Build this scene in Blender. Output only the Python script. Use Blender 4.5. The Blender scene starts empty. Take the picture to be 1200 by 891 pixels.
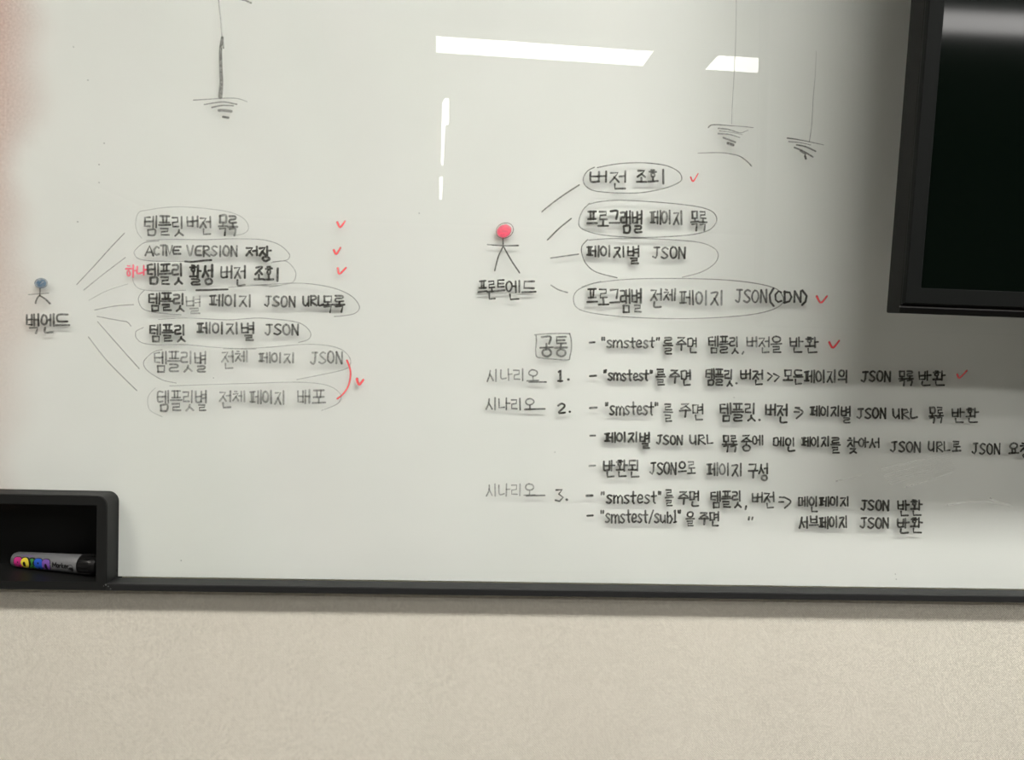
import bpy, bmesh, math, random
from mathutils import Vector, Matrix

sc = bpy.context.scene
C = sc.collection
random.seed(7)

# ------------------------------------------------------------------ camera
W, H = 1200.0, 891.0
F = 967.0                       # focal length in pixels of a 1200 wide frame
DIST, EYE = 0.87, 1.35
YAW, PITCH, ROLL = 0.047, 0.031, 0.027
cam_d = bpy.data.cameras.new('camera')
cam_d.sensor_width = 36.0
cam_d.lens = F * 36.0 / W
cam_d.clip_start = 0.02
cam = bpy.data.objects.new('camera', cam_d)
C.objects.link(cam)
RM = (Matrix.Rotation(-YAW, 3, 'Z') @ Matrix.Rotation(math.pi / 2 - PITCH, 3, 'X')
      @ Matrix.Rotation(ROLL, 3, 'Z'))
CP = Vector((0.0, -DIST, EYE))
cam.matrix_world = Matrix.Translation(CP) @ RM.to_4x4()
sc.camera = cam

# ------------------------------------------------------------------ exposure, world, lamps' strength
sc.view_settings.view_transform = 'Standard'
sc.view_settings.look = 'None'
sc.view_settings.gamma = 1.0
sc.view_settings.use_curve_mapping = False
sc.view_settings.exposure = 0.03
sc.cycles.transparent_max_bounces = 24
sc.cycles.max_bounces = 6
sc.cycles.caustics_reflective = False
sc.cycles.caustics_refractive = False
sc.cycles.sample_clamp_indirect = 3.0
try:
    sc.cycles.denoising_prefilter = 'ACCURATE'
except Exception:
    pass
world = bpy.data.worlds.new('world')
sc.world = world
world.use_nodes = True
world.node_tree.nodes['Background'].inputs[0].default_value = (0.9, 0.95, 1.0, 1)
world.node_tree.nodes['Background'].inputs[1].default_value = 0.05
ROW_L = 17.0        # emission of the wide ceiling panels
STRIP_L = 26.0      # emission of the slim ceiling strips
ROOM_L = 44.0        # emission of the square panels deeper in the room
LEFT_FILL_L = 60.0       # emission of the added fill panel left of the board
NEAR_L = 48.5       # emission of the row nearest to the board
LAMP_COL = (1.0, 0.973, 0.945, 1)
CEIL = 2.5

# ------------------------------------------------------------------ helpers
def ray(px, py):
    return RM @ Vector(((px - W / 2) / F, -(py - H / 2) / F, -1.0))
def at(px, py, Y=0.0):
    d = ray(px, py)
    return CP + d * ((Y - CP.y) / d.y)
def mirrored(px, py, z=CEIL):
    """point of the ceiling seen mirrored in the glass (Y = 0) at that place"""
    h = at(px, py)
    d = ray(px, py); d.y = -d.y
    return h + d * ((z - h.z) / d.z)
PX = 0.0009         # size of one photo pixel on the board

MATS = {}
def mat(name):
    m = bpy.data.materials.new(name); m.use_nodes = True
    MATS[name] = m
    return m, m.node_tree, m.node_tree.nodes, m.node_tree.links
def plain(name, col, rough=0.5, metal=0.0, spec=0.5, bump=None):
    m, t, n, l = mat(name)
    b = n['Principled BSDF']
    b.inputs['Base Color'].default_value = (*col, 1)
    b.inputs['Roughness'].default_value = rough
    b.inputs['Metallic'].default_value = metal
    b.inputs['Specular IOR Level'].default_value = spec
    if bump:
        tc = n.new('ShaderNodeTexCoord')
        no = n.new('ShaderNodeTexNoise'); no.inputs['Scale'].default_value = bump[0]
        no.inputs['Detail'].default_value = 3
        bp = n.new('ShaderNodeBump'); bp.inputs['Strength'].default_value = bump[1]
        bp.inputs['Distance'].default_value = 0.001
        l.new(tc.outputs['Object'], no.inputs['Vector'])
        l.new(no.outputs['Fac'], bp.inputs['Height'])
        l.new(bp.outputs['Normal'], b.inputs['Normal'])
        mx = n.new('ShaderNodeMixRGB'); mx.blend_type = 'MULTIPLY'
        mx.inputs[0].default_value = 0.25
        mx.inputs[1].default_value = (*col, 1)
        l.new(no.outputs['Fac'], mx.inputs[2])
        l.new(mx.outputs[0], b.inputs['Base Color'])
    return m
def emit(name, col, s):
    m, t, n, l = mat(name)
    n.remove(n['Principled BSDF'])
    e = n.new('ShaderNodeEmission')
    e.inputs[0].default_value = col; e.inputs[1].default_value = s
    l.new(e.outputs[0], n['Material Output'].inputs[0])
    return m
def ink(name, col, rough=0.6):
    """marker ink: its film thickness ('density') says how much shows through"""
    m, t, n, l = mat(name)
    n.remove(n['Principled BSDF'])
    a = n.new('ShaderNodeAttribute'); a.attribute_name = 'ink_film'
    tc = n.new('ShaderNodeTexCoord')
    no = n.new('ShaderNodeTexNoise'); no.inputs['Scale'].default_value = 420
    no.inputs['Detail'].default_value = 2
    l.new(tc.outputs['Object'], no.inputs['Vector'])
    mr = n.new('ShaderNodeMapRange')
    mr.inputs[1].default_value = 0.3; mr.inputs[2].default_value = 0.7
    mr.inputs[3].default_value = 0.72; mr.inputs[4].default_value = 1.12
    l.new(no.outputs['Fac'], mr.inputs[0])
    mu = n.new('ShaderNodeMath'); mu.operation = 'MULTIPLY'; mu.use_clamp = True
    l.new(a.outputs['Fac'], mu.inputs[0]); l.new(mr.outputs[0], mu.inputs[1])
    tr = n.new('ShaderNodeBsdfTransparent')
    d = n.new('ShaderNodeBsdfDiffuse'); d.inputs[0].default_value = (*col, 1)
    mx = n.new('ShaderNodeMixShader')
    l.new(mu.outputs[0], mx.inputs[0]); l.new(tr.outputs[0], mx.inputs[1]); l.new(d.outputs[0], mx.inputs[2])
    l.new(mx.outputs[0], n['Material Output'].inputs[0])
    return m

# glass: mirror by Fresnel on its front, clear otherwise
m, t, n, l = mat('clear_glass')
n.remove(n['Principled BSDF'])
fr = n.new('ShaderNodeFresnel'); fr.inputs[0].default_value = 1.5
ge = n.new('ShaderNodeNewGeometry')
iv = n.new('ShaderNodeMath'); iv.operation = 'SUBTRACT'; iv.inputs[0].default_value = 1.0
l.new(ge.outputs['Backfacing'], iv.inputs[1])
mu = n.new('ShaderNodeMath'); mu.operation = 'MULTIPLY'
l.new(fr.outputs[0], mu.inputs[0]); l.new(iv.outputs[0], mu.inputs[1])
tr = n.new('ShaderNodeBsdfTransparent'); tr.inputs[0].default_value = (0.985, 0.995, 0.985, 1)
gl = n.new('ShaderNodeBsdfGlossy'); gl.inputs['Roughness'].default_value = 0.0
mx = n.new('ShaderNodeMixShader')
l.new(mu.outputs[0], mx.inputs[0]); l.new(tr.outputs[0], mx.inputs[1]); l.new(gl.outputs[0], mx.inputs[2])
l.new(mx.outputs[0], n['Material Output'].inputs[0])

# white back coat with faint old wiping clouds
m, t, n, l = mat('white_back_coat')
b = n['Principled BSDF']; b.inputs['Roughness'].default_value = 0.8
b.inputs['Specular IOR Level'].default_value = 0.1
tc = n.new('ShaderNodeTexCoord')
no = n.new('ShaderNodeTexNoise'); no.inputs['Scale'].default_value = 6; no.inputs['Detail'].default_value = 5
l.new(tc.outputs['Object'], no.inputs['Vector'])
cr = n.new('ShaderNodeValToRGB')
cr.color_ramp.elements[0].position = 0.3; cr.color_ramp.elements[0].color = (0.765, 0.762, 0.735, 1)
cr.color_ramp.elements[1].position = 0.7; cr.color_ramp.elements[1].color = (0.80, 0.795, 0.77, 1)
l.new(no.outputs['Fac'], cr.inputs[0]); l.new(cr.outputs[0], b.inputs['Base Color'])

# woven wall covering
m, t, n, l = mat('woven_beige_fabric')
b = n['Principled BSDF']; b.inputs['Roughness'].default_value = 0.95
b.inputs['Specular IOR Level'].default_value = 0.05
tc = n.new('ShaderNodeTexCoord')
def wave(axis, sc_, rot):
    mp = n.new('ShaderNodeMapping'); mp.inputs['Rotation'].default_value = (0, rot, 0)
    l.new(tc.outputs['Object'], mp.inputs['Vector'])
    w = n.new('ShaderNodeTexWave'); w.bands_direction = axis
    w.inputs['Scale'].default_value = sc_; w.inputs['Distortion'].default_value = 2.5
    w.inputs['Detail'].default_value = 2; w.inputs['Detail Scale'].default_value = 3
    l.new(mp.outputs[0], w.inputs['Vector'])
    return w
w1 = wave('X', 170, 0.78); w2 = wave('Z', 170, 0.78)
ml = n.new('ShaderNodeMath'); ml.operation = 'MULTIPLY_ADD'; ml.inputs[2].default_value = 0.0
l.new(w1.outputs['Fac'], ml.inputs[0]); l.new(w2.outputs['Fac'], ml.inputs[1])
no = n.new('ShaderNodeTexNoise'); no.inputs['Scale'].default_value = 640; no.inputs['Detail'].default_value = 5; no.inputs['Roughness'].default_value = 0.7
l.new(tc.outputs['Object'], no.inputs['Vector'])
wk = n.new('ShaderNodeMath'); wk.operation = 'MULTIPLY'; wk.inputs[1].default_value = 0.35
l.new(ml.outputs[0], wk.inputs[0])
ad = n.new('ShaderNodeMath'); ad.operation = 'ADD'
l.new(wk.outputs[0], ad.inputs[0]); l.new(no.outputs['Fac'], ad.inputs[1])
big = n.new('ShaderNodeTexNoise'); big.inputs['Scale'].default_value = 5; big.inputs['Detail'].default_value = 2
l.new(tc.outputs['Object'], big.inputs['Vector'])
cr = n.new('ShaderNodeValToRGB')
cr.color_ramp.elements[0].position = 0.42; cr.color_ramp.elements[0].color = (0.53, 0.497, 0.415, 1)
cr.color_ramp.elements[1].position = 0.88; cr.color_ramp.elements[1].color = (1.0, 0.96, 0.84, 1)
l.new(ad.outputs[0], cr.inputs[0])
mx = n.new('ShaderNodeMixRGB'); mx.blend_type = 'MULTIPLY'; mx.inputs[0].default_value = 0.12
l.new(cr.outputs[0], mx.inputs[1]); l.new(big.outputs['Fac'], mx.inputs[2])
l.new(mx.outputs[0], b.inputs['Base Color'])
bp = n.new('ShaderNodeBump'); bp.inputs['Strength'].default_value = 0.35; bp.inputs['Distance'].default_value = 0.0006
l.new(ad.outputs[0], bp.inputs['Height']); l.new(bp.outputs[0], b.inputs['Normal'])

plain('black_aluminium', (0.015, 0.0155, 0.0155), 0.5, 0.0, 0.3, (900, 0.12))
plain('black_box_plastic', (0.010, 0.0105, 0.010), 0.5, 0.0, 0.3, (700, 0.1))
plain('monitor_plastic', (0.0075, 0.0085, 0.0078), 0.6, 0.0, 0.06, (900, 0.15))
plain('monitor_shell', (0.008, 0.0085, 0.007), 0.6, 0.0, 0.12, (700, 0.15))
plain('monitor_gap', (0.004, 0.004, 0.004), 0.6, 0.0, 0.2)
plain('screen_glass', (0.0015, 0.003, 0.002), 0.06, 0.0, 0.08)
plain('chrome', (0.22, 0.22, 0.22), 0.4, 1.0)
plain('ceiling_white', (0.62, 0.61, 0.59), 0.9, bump=(120, 0.2))
plain('wall_paint', (0.34, 0.335, 0.32), 0.85, bump=(150, 0.1))
plain('carpet', (0.22, 0.21, 0.195), 0.95, bump=(500, 0.8))
plain('lamp_housing', (0.75, 0.75, 0.74), 0.5)
plain('chip_grey', (0.10, 0.105, 0.10), 0.6)
plain('marker_silver', (0.20, 0.203, 0.208), 0.36, 0.3, 0.5)
plain('marker_black', (0.007, 0.007, 0.007), 0.35, 0.0, 0.3)
plain('print_black', (0.006, 0.006, 0.006), 0.4)
plain('print_pink', (0.55, 0.03, 0.22), 0.4)
plain('print_yellow', (0.80, 0.66, 0.05), 0.4)
plain('print_green', (0.05, 0.26, 0.05), 0.4)
plain('print_blue', (0.02, 0.10, 0.55), 0.4)
plain('print_purple', (0.20, 0.09, 0.38), 0.4)
plain('dark_speck', (0.03, 0.03, 0.03), 0.8)
emit('panel_light', LAMP_COL, ROW_L)
emit('strip_light', LAMP_COL, STRIP_L)
emit('room_light', LAMP_COL, ROOM_L)
emit('near_light', LAMP_COL, NEAR_L)
emit('left_fill_light', (1.0, 0.945, 0.87, 1), LEFT_FILL_L)
ink('black_ink', (0.022, 0.021, 0.016))
ink('grey_ink', (0.075, 0.073, 0.062))
ink('red_ink', (0.80, 0.035, 0.05))
ink('pink_ink', (0.86, 0.10, 0.17))
ink('blue_ink', (0.055, 0.12, 0.20))
ink('pink_tint', (0.66, 0.33, 0.25))
ink('wiped_haze', (0.97, 0.96, 0.92))

def finish(o, parent=None, kind=None, label=None, cat=None, group=None):
    C.objects.link(o)
    if parent is not None: o.parent = parent
    if kind: o['kind'] = kind
    if label: o['label'] = label
    if cat: o['category'] = cat
    if group: o['group'] = group
    return o
def thing(name, loc, label, cat, group=None, rot=None):
    o = bpy.data.objects.new(name, None)
    o.location = loc
    o.empty_display_size = 0.05
    if rot is not None: o.rotation_euler = rot.to_euler()
    return finish(o, None, None, label, cat, group)
def from_bm(name, bm, material, parent=None, smooth=False, local=False, **kw):
    me = bpy.data.meshes.new(name)
    bmesh.ops.recalc_face_normals(bm, faces=bm.faces)
    if parent is not None and not local:
        off = Vector(parent.location)
        for v in bm.verts: v.co -= off
    for f in bm.faces: f.smooth = smooth
    bm.to_mesh(me); bm.free()
    if isinstance(material, str): material = [material]
    for k in material: me.materials.append(MATS[k])
    return finish(bpy.data.objects.new(name, me), parent, **kw)
def add_box(bm, lo, hi, bevel=0.0, seg=2, mi=0):
    x0, y0, z0 = lo; x1, y1, z1 = hi
    vs = [bm.verts.new(p) for p in ((x0,y0,z0),(x1,y0,z0),(x1,y1,z0),(x0,y1,z0),
                                    (x0,y0,z1),(x1,y0,z1),(x1,y1,z1),(x0,y1,z1))]
    fs = [bm.faces.new([vs[i] for i in q]) for q in
          ((0,1,5,4),(1,2,6,5),(2,3,7,6),(3,0,4,7),(4,5,6,7),(3,2,1,0))]
    for f in fs: f.material_index = mi
    if bevel > 0:
        es = list({e for f in fs for e in f.edges})
        bmesh.ops.bevel(bm, geom=es, offset=bevel, segments=seg, affect='EDGES', profile=0.5)
def box(name, lo, hi, material, parent=None, bevel=0.0, **kw):
    bm = bmesh.new(); add_box(bm, lo, hi, bevel)
    return from_bm(name, bm, material, parent, **kw)
def add_prism(bm, pts, d):
    """polygon pts (3-D) extruded by vector d"""
    a = [bm.verts.new(p) for p in pts]
    b_ = [bm.verts.new(Vector(p) + Vector(d)) for p in pts]
    bm.faces.new(a); bm.faces.new(list(reversed(b_)))
    for i in range(len(a)):
        j = (i + 1) % len(a)
        bm.faces.new((a[i], b_[i], b_[j], a[j]))

# ------------------------------------------------------------------ places on the board plane
GT = 0.006                     # glass thickness; the glass front is Y = 0
WALLY = 0.001                  # face of the fabric wall
POCKET = 0.014                 # face of the wall inside the pocket that takes the board
XL = at(-130, 600).x           # board's left end
XR = XL + 2.4                  # board's right end
ZB = at(640, 684.5).z          # glass bottom
ZT = ZB + 1.25
NX0 = XL - 0.0118              # recess box: outer left
FY = -0.022                    # front of ledge and box rim
NX1 = at(125, 640, FY).x       # outer right (front)
NZ1 = at(60, 580, FY).z        # outer top
LZB = at(640, 699.5, FY).z     # bottom of ledge
LZT = at(640, 691.5, FY).z     # top of ledge
IX1 = at(113, 640, FY).x       # inner right
IZ1 = at(60, 591.3, FY).z      # inner top
IZ0 = at(60, 682, FY).z        # inner floor
IX0 = NX0 + 0.012
NB = 0.046                     # back of the recess
WL = XL - 2.2                  # left wall
WR, WREAR = WL + 8.6, -6.6

# ------------------------------------------------------------------ the room
bm = bmesh.new()
hx0, hx1, hz0, hz1 = NX0 - 0.001, NX1 + 0.001, LZB - 0.001, NZ1 + 0.001
WB = WALLY + 0.12
px0, px1, pz1 = XL - 0.012, XR + 0.012, ZT + 0.012
add_box(bm, (WL - 0.1, WALLY, 0), (WR + 0.1, WB, hz0))
add_box(bm, (WL - 0.1, WALLY, pz1), (WR + 0.1, WB, CEIL))
add_box(bm, (WL - 0.1, WALLY, hz0), (min(px0, hx0), WB, pz1))
add_box(bm, (px1, WALLY, hz0), (WR + 0.1, WB, pz1))
add_box(bm, (min(px0, hx0), POCKET, hz1), (px1, WB, pz1))
add_box(bm, (hx1, POCKET, hz0), (px1, WB, hz1))
if px0 < hx0: add_box(bm, (px0, POCKET, hz0), (hx0, WB, hz1))
from_bm('wall_back', bm, 'woven_beige_fabric', kind='structure')
box('wall_left', (WL - 0.1, WREAR, 0), (WL, WALLY, CEIL), 'wall_paint', kind='structure')
box('wall_right', (WR, WREAR, 0), (WR + 0.1, WALLY, CEIL), 'wall_paint', kind='structure')
box('wall_rear', (WL - 0.1, WREAR - 0.1, 0), (WR + 0.1, WREAR, CEIL), 'wall_paint', kind='structure')
box('floor', (WL - 0.1, WREAR - 0.1, -0.1), (WR + 0.1, WALLY + 0.12, 0), 'carpet', kind='structure')
box('ceiling', (WL - 0.1, WREAR - 0.1, CEIL), (WR + 0.1, WALLY + 0.12, CEIL + 0.1), 'ceiling_white', kind='structure')
box('baseboard_back', (WL, WALLY - 0.012, 0), (WR, WALLY, 0.08), 'black_aluminium', kind='structure', bevel=0.002)

# ------------------------------------------------------------------ whiteboard
board = thing('whiteboard', ((XL + XR) / 2, 0, LZB),
              'wide white glass writing board with black ledge, covered in handwritten notes', 'whiteboard')
RB = 0.0105                    # corner radius of the recess box
ARC = [(NX1 - RB + RB * math.sin(math.radians(a)), NZ1 - RB + RB * math.cos(math.radians(a))) for a in range(0, 91, 9)]
LSH = [(NX1, ZB), (XR, ZB), (XR, ZT), (XL, ZT), (XL, NZ1)] + ARC
def lshape(name, y0, y1, material):
    bm = bmesh.new(); n_ = len(LSH)
    a = [bm.verts.new((x, y0, z)) for x, z in LSH]; b_ = [bm.verts.new((x, y1, z)) for x, z in LSH]
    # strips instead of one concave polygon
    for ring, Y in ((a, y0), (b_, y1)):
        c = bm.verts.new((XR, Y, NZ1))
        arc = ring[5:]
        bm.faces.new((ring[0], ring[1], c, arc[-1]))
        bm.faces.new((c, ring[2], ring[3], ring[4], arc[0]))
        for p, q in zip(arc, arc[1:]): bm.faces.new((p, q, c))
    for i in range(n_):
        j = (i + 1) % n_
        bm.faces.new((a[i], a[j], b_[j], b_[i]))
    from_bm(name, bm, material, board)
lshape('back_panel', GT, GT + 0.006, 'white_back_coat')
lshape('glass_sheet', 0.0, GT - 0.0002, 'clear_glass')
# bottom ledge: profile in (Y, Z) extruded along X
def rail(name, prof, x0, x1):
    bm = bmesh.new()
    add_prism(bm, [(x0, y, z) for y, z in prof], (x1 - x0, 0, 0))
    return from_bm(name, bm, 'black_aluminium', board)
B_ = 0.0008
rail('frame_rail', [(WALLY - 0.0002, LZB), (FY + B_, LZB), (FY, LZB + B_), (FY, LZT - B_), (FY + B_, LZT),
                    (-0.0015, LZT + 0.0004), (0.0, ZB + 0.0002), (0.0, ZB - 0.0006), (WALLY - 0.0002, ZB - 0.0006)], NX1, XR)
box('frame_rail', (XL, -0.012, ZT), (XR, WALLY - 0.0002, ZT + 0.012), 'black_aluminium', board, 0.001)
box('frame_rail', (XL - 0.012, -0.012, NZ1), (XL, WALLY - 0.0002, ZT + 0.012), 'black_aluminium', board, 0.001)
box('frame_rail', (XR, -0.012, LZB), (XR + 0.012, WALLY - 0.0002, ZT + 0.012), 'black_aluminium', board, 0.001)
# recess box for markers, with a rounded rim
def rounded(x0, z0, x1, z1, r, Y):
    out = []
    for cx, cz, a0, rr in ((x1 - r, z1 - r, 0, r), (x0 + r, z1 - r, 90, r), (x0 + .001, z0 + .001, 180, .001), (x1 - .001, z0 + .001, 270, .001)):
        for k in range(7):
            a = math.radians(a0 + 15 * k)
            out.append(Vector((cx + rr * math.cos(a), Y, cz + rr * math.sin(a))))
    return out
bm = bmesh.new()
r_ = RB
rings = [rounded(NX0, LZB, NX1, NZ1, r_, NB + 0.004),
         rounded(NX0, LZB, NX1, NZ1, r_, FY + 0.0012),
         rounded(NX0 + .0008, LZB + .0006, NX1 - .0008, NZ1 - .0008, r_ - .0008, FY)]
inner = [rounded(IX0, IZ0, IX1, IZ1, 0.0012, FY), rounded(IX0 + .0006, IZ0 - .0004, IX1 - .0006, IZ1 - .0006, 0.0012, FY + 0.001),
         rounded(IX0 + .0006, IZ0 - .0004, IX1 - .0006, IZ1 - .0006, 0.0012, NB)]
rv = [[bm.verts.new(p) for p in r] for r in rings + inner]
for a, b_ in zip(rv, rv[1:]):
    for i in range(len(a)):
        j = (i + 1) % len(a)
        bm.faces.new((a[i], a[j], b_[j], b_[i]))
bm.faces.new(rv[-1]); bm.faces.new(rv[0])
from_bm('marker_box', bm, 'black_box_plastic', board)
# chipped paint on the box's lower corner
bm = bmesh.new()
for px, py, r in ((124, 685.2, 1.3), (127, 687.4, 1.0), (129.5, 690.5, 0.9), (121.5, 687, 0.6)):
    c = at(px, py, FY - 0.0001)
    vs = [bm.verts.new(c + Vector((math.cos(a) * r * PX * random.uniform(.6, 1.2), random.uniform(-.0003, 0), math.sin(a) * r * PX * random.uniform(.6, 1.2))))
          for a in [k * math.tau / 7 for k in range(7)]]
    bm.faces.new(vs)
from_bm('paint_chips', bm, 'chip_grey', board)

# ------------------------------------------------------------------ ink strokes
LAYER = [0]
class Ink:
    """collects strokes of ink lying on the glass, given in photo pixels"""
    def __init__(self): self.v = []; self.f = []; self.d = []
    def stroke(self, pts, w=2.2, d=0.9, w1=None, d1=None, smooth=True, hard=0.5, jit=0.0):
        pts = [Vector((p[0] + random.uniform(-jit, jit), p[1] + random.uniform(-jit, jit))) for p in pts]
        if len(pts) == 1: pts = [pts[0], pts[0] + Vector((0.4, 0.1))]
        if smooth and len(pts) > 2:
            q = []
            for i in range(len(pts) - 1):
                p0 = pts[max(i - 1, 0)]; p1 = pts[i]; p2 = pts[i + 1]; p3 = pts[min(i + 2, len(pts) - 1)]
                n_ = max(2, min(10, int((p2 - p1).length / 1.5) + 1))
                for k in range(n_):
                    t = k / n_
                    q.append(0.5 * ((2 * p1) + (p2 - p0) * t + (2 * p0 - 5 * p1 + 4 * p2 - p3) * t * t
                                    + (3 * p1 - p0 - 3 * p2 + p3) * t ** 3))
            q.append(pts[-1]); pts = q
        LAYER[0] = (LAYER[0] + 1) % 24
        Y = -0.00006 - LAYER[0] * 0.000012
        n_ = len(pts)
        w1 = w if w1 is None else w1; d1 = d if d1 is None else d1
        P = [at(p.x, p.y, 0.0) for p in pts]
        rows = []
        for i, p in enumerate(P):
            t = i / (n_ - 1)
            a = (P[min(i + 1, n_ - 1)] - P[max(i - 1, 0)])
            a = Vector((a.x, a.z))
            a = a.normalized() if a.length > 1e-9 else Vector((1, 0))
            nx, nz = -a.y, a.x
            hw = (w + (w1 - w) * t) * PX * 0.5
            dd = d + (d1 - d) * t
            row = []
            for s, k in ((-1.25, 0), (-hard, 1), (hard, 1), (1.25, 0)):
                row.append(len(self.v)); self.v.append((p.x + nx * s * hw, Y, p.z + nz * s * hw)); self.d.append(dd * k)
            rows.append((row, p, a, hw, dd))
        for (r0, *_), (r1, *_) in zip(rows, rows[1:]):
            for k in range(3):
                self.f.append((r0[k], r1[k], r1[k + 1], r0[k + 1]))
        for end, sgn in ((0, -1), (-1, 1)):
            row, p, a, hw, dd = rows[end]
            nx, nz = -a.y, a.x
            ins, outs = [row[1]], [row[0]]
            for ang in (-54, -18, 18, 54):
                c_, s_ = math.cos(math.radians(ang)), math.sin(math.radians(ang))
                for lst, rad, den in ((ins, hard * hw, dd), (outs, 1.25 * hw, 0)):
                    lst.append(len(self.v))
                    self.v.append((p.x + sgn * a.x * c_ * rad + nx * s_ * rad, Y, p.z + sgn * a.y * c_ * rad + nz * s_ * rad))
                    self.d.append(den)
            ins.append(row[2]); outs.append(row[3])
            for k in range(5):
                self.f.append((ins[k], ins[k + 1], outs[k + 1], outs[k]))
            self.f.append(tuple(ins))
    def blob(self, pts, d=0.9, soft=1.5):
        """a filled area with soft edges"""
        LAYER[0] = (LAYER[0] + 1) % 24
        Y = -0.00006 - LAYER[0] * 0.000012
        c = Vector((sum(p[0] for p in pts) / len(pts), sum(p[1] for p in pts) / len(pts)))
        inn, out = [], []
        for p in pts:
            p = Vector(p); r = (p - c)
            for lst, k, den in ((inn, 0, d), (out, soft, 0)):
                q = c + r * max(0.1, (r.length + k - soft * 0.4) / max(r.length, 1e-6))
                w_ = at(q.x, q.y); lst.append(len(self.v)); self.v.append((w_.x, Y, w_.z)); self.d.append(den)
        self.f.append(tuple(inn))
        for i in range(len(pts)):
            j = (i + 1) % len(pts)
            self.f.append((inn[i], inn[j], out[j], out[i]))
    def build(self, name, material, parent=board, **kw):
        off = Vector(parent.location)
        while parent.parent: parent_ = parent.parent; off += Vector(parent_.location); break
        me = bpy.data.meshes.new(name)
        me.from_pydata([tuple(Vector(v) - off) for v in self.v], [], self.f)
        at_ = me.attributes.new('ink_film', 'FLOAT', 'POINT')
        at_.data.foreach_set('value', self.d)
        me.materials.append(MATS[material])
        return finish(bpy.data.objects.new(name, me), parent, **kw)

def ell(cx, cy, rx, ry, n_=14, a0=0.0, tilt=0.0, turn=1.0):
    out = []
    for k in range(n_ + 1):
        a = a0 + turn * math.tau * k / n_
        x, y = rx * math.cos(a), ry * math.sin(a)
        out.append((cx + x * math.cos(tilt) - y * math.sin(tilt), cy + x * math.sin(tilt) + y * math.cos(tilt)))
    return out

# --- handwriting: strokes of each sign in a unit box, y downwards
RING = [(p[0], p[1]) for p in ell(.5, .5, .48, .5, 10, -1.7)]
CONS = {
 'ㄱ': [[(0,.08),(.9,.05),(.75,1)]],
 'ㄴ': [[(.05,0),(.08,.9),(1,.85)]],
 'ㄷ': [[(1,.05),(.05,.08),(.05,.92),(1,.95)]],
 'ㄹ': [[(0,.05),(.9,.05),(.85,.45),(.08,.52),(.05,.95),(1,.95)]],
 'ㅁ': [[(.05,.05),(.08,1)],[(.05,.05),(.95,.02),(.92,1),(.08,1)]],
 'ㅂ': [[(0,0),(.05,1),(.95,1)],[(.95,0),(.93,1)],[(.05,.5),(.95,.48)]],
 'ㅅ': [[(.5,0),(.4,.5),(0,1)],[(.45,.35),(1,.95)]],
 'ㅇ': [RING],
 'ㅈ': [[(.05,.08),(.95,.05),(.5,.55),(0,1)],[(.5,.5),(1,1)]],
 'ㅊ': [[(.35,-.05),(.65,0)],[(.05,.25),(.95,.22),(.5,.62),(0,1)],[(.5,.6),(1,1)]],
 'ㅋ': [[(0,.08),(.9,.05),(.75,1)],[(.1,.5),(.8,.45)]],
 'ㅌ': [[(1,.02),(.05,.05),(.05,.95),(1,.95)],[(.08,.5),(.9,.48)]],
 'ㅍ': [[(0,.05),(1,.02)],[(.3,.05),(.34,.95)],[(.72,.05),(.66,.95)],[(0,.95),(1,.95)]],
 'ㅎ': [[(.3,0),(.7,.02)],[(.05,.28),(.95,.25)],[(.25+.5*x,.42+.58*y) for x, y in RING]],
}
VV = {  # upright vowels
 'ㅏ': [[(.3,0),(.3,1)],[(.3,.45),(1,.45)]],
 'ㅓ': [[(.8,0),(.8,1)],[(0,.48),(.8,.45)]],
 'ㅣ': [[(.5,0),(.5,1)]],
 'ㅐ': [[(.2,.05),(.2,1)],[(.85,0),(.85,1)],[(.2,.5),(.85,.48)]],
 'ㅔ': [[(.45,.05),(.45,.98)],[(.95,0),(.95,1)],[(0,.5),(.45,.48)]],
 'ㅕ': [[(.8,0),(.8,1)],[(.1,.33),(.8,.3)],[(.05,.65),(.8,.6)]],
}
HV = {  # lying vowels
 'ㅗ': [[(.5,0),(.5,.85)],[(0,.9),(1,.85)]],
 'ㅛ': [[(.35,0),(.35,.85)],[(.65,0),(.65,.85)],[(0,.9),(1,.85)]],
 'ㅜ': [[(0,.15),(1,.1)],[(.55,.12),(.5,1)]],
 'ㅡ': [[(0,.5),(1,.45)]],
}
CX = {'ㅘ': ('ㅗ','ㅏ'), 'ㅚ': ('ㅗ','ㅣ'), 'ㅢ': ('ㅡ','ㅣ')}
CHO = 'ㄱㄲㄴㄷㄸㄹㅁㅂㅃㅅㅆㅇㅈㅉㅊㅋㅌㅍㅎ'
JUNG = 'ㅏㅐㅑㅒㅓㅔㅕㅖㅗㅘㅙㅚㅛㅜㅝㅞㅟㅠㅡㅢㅣ'
JONG = ['', *'ㄱㄲㄳㄴㄵㄶㄷㄹㄺㄻㄼㄽㄾㄿㅀㅁㅂㅄㅅㅆㅇㅈㅊㅋㅌㅍㅎ']
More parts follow.
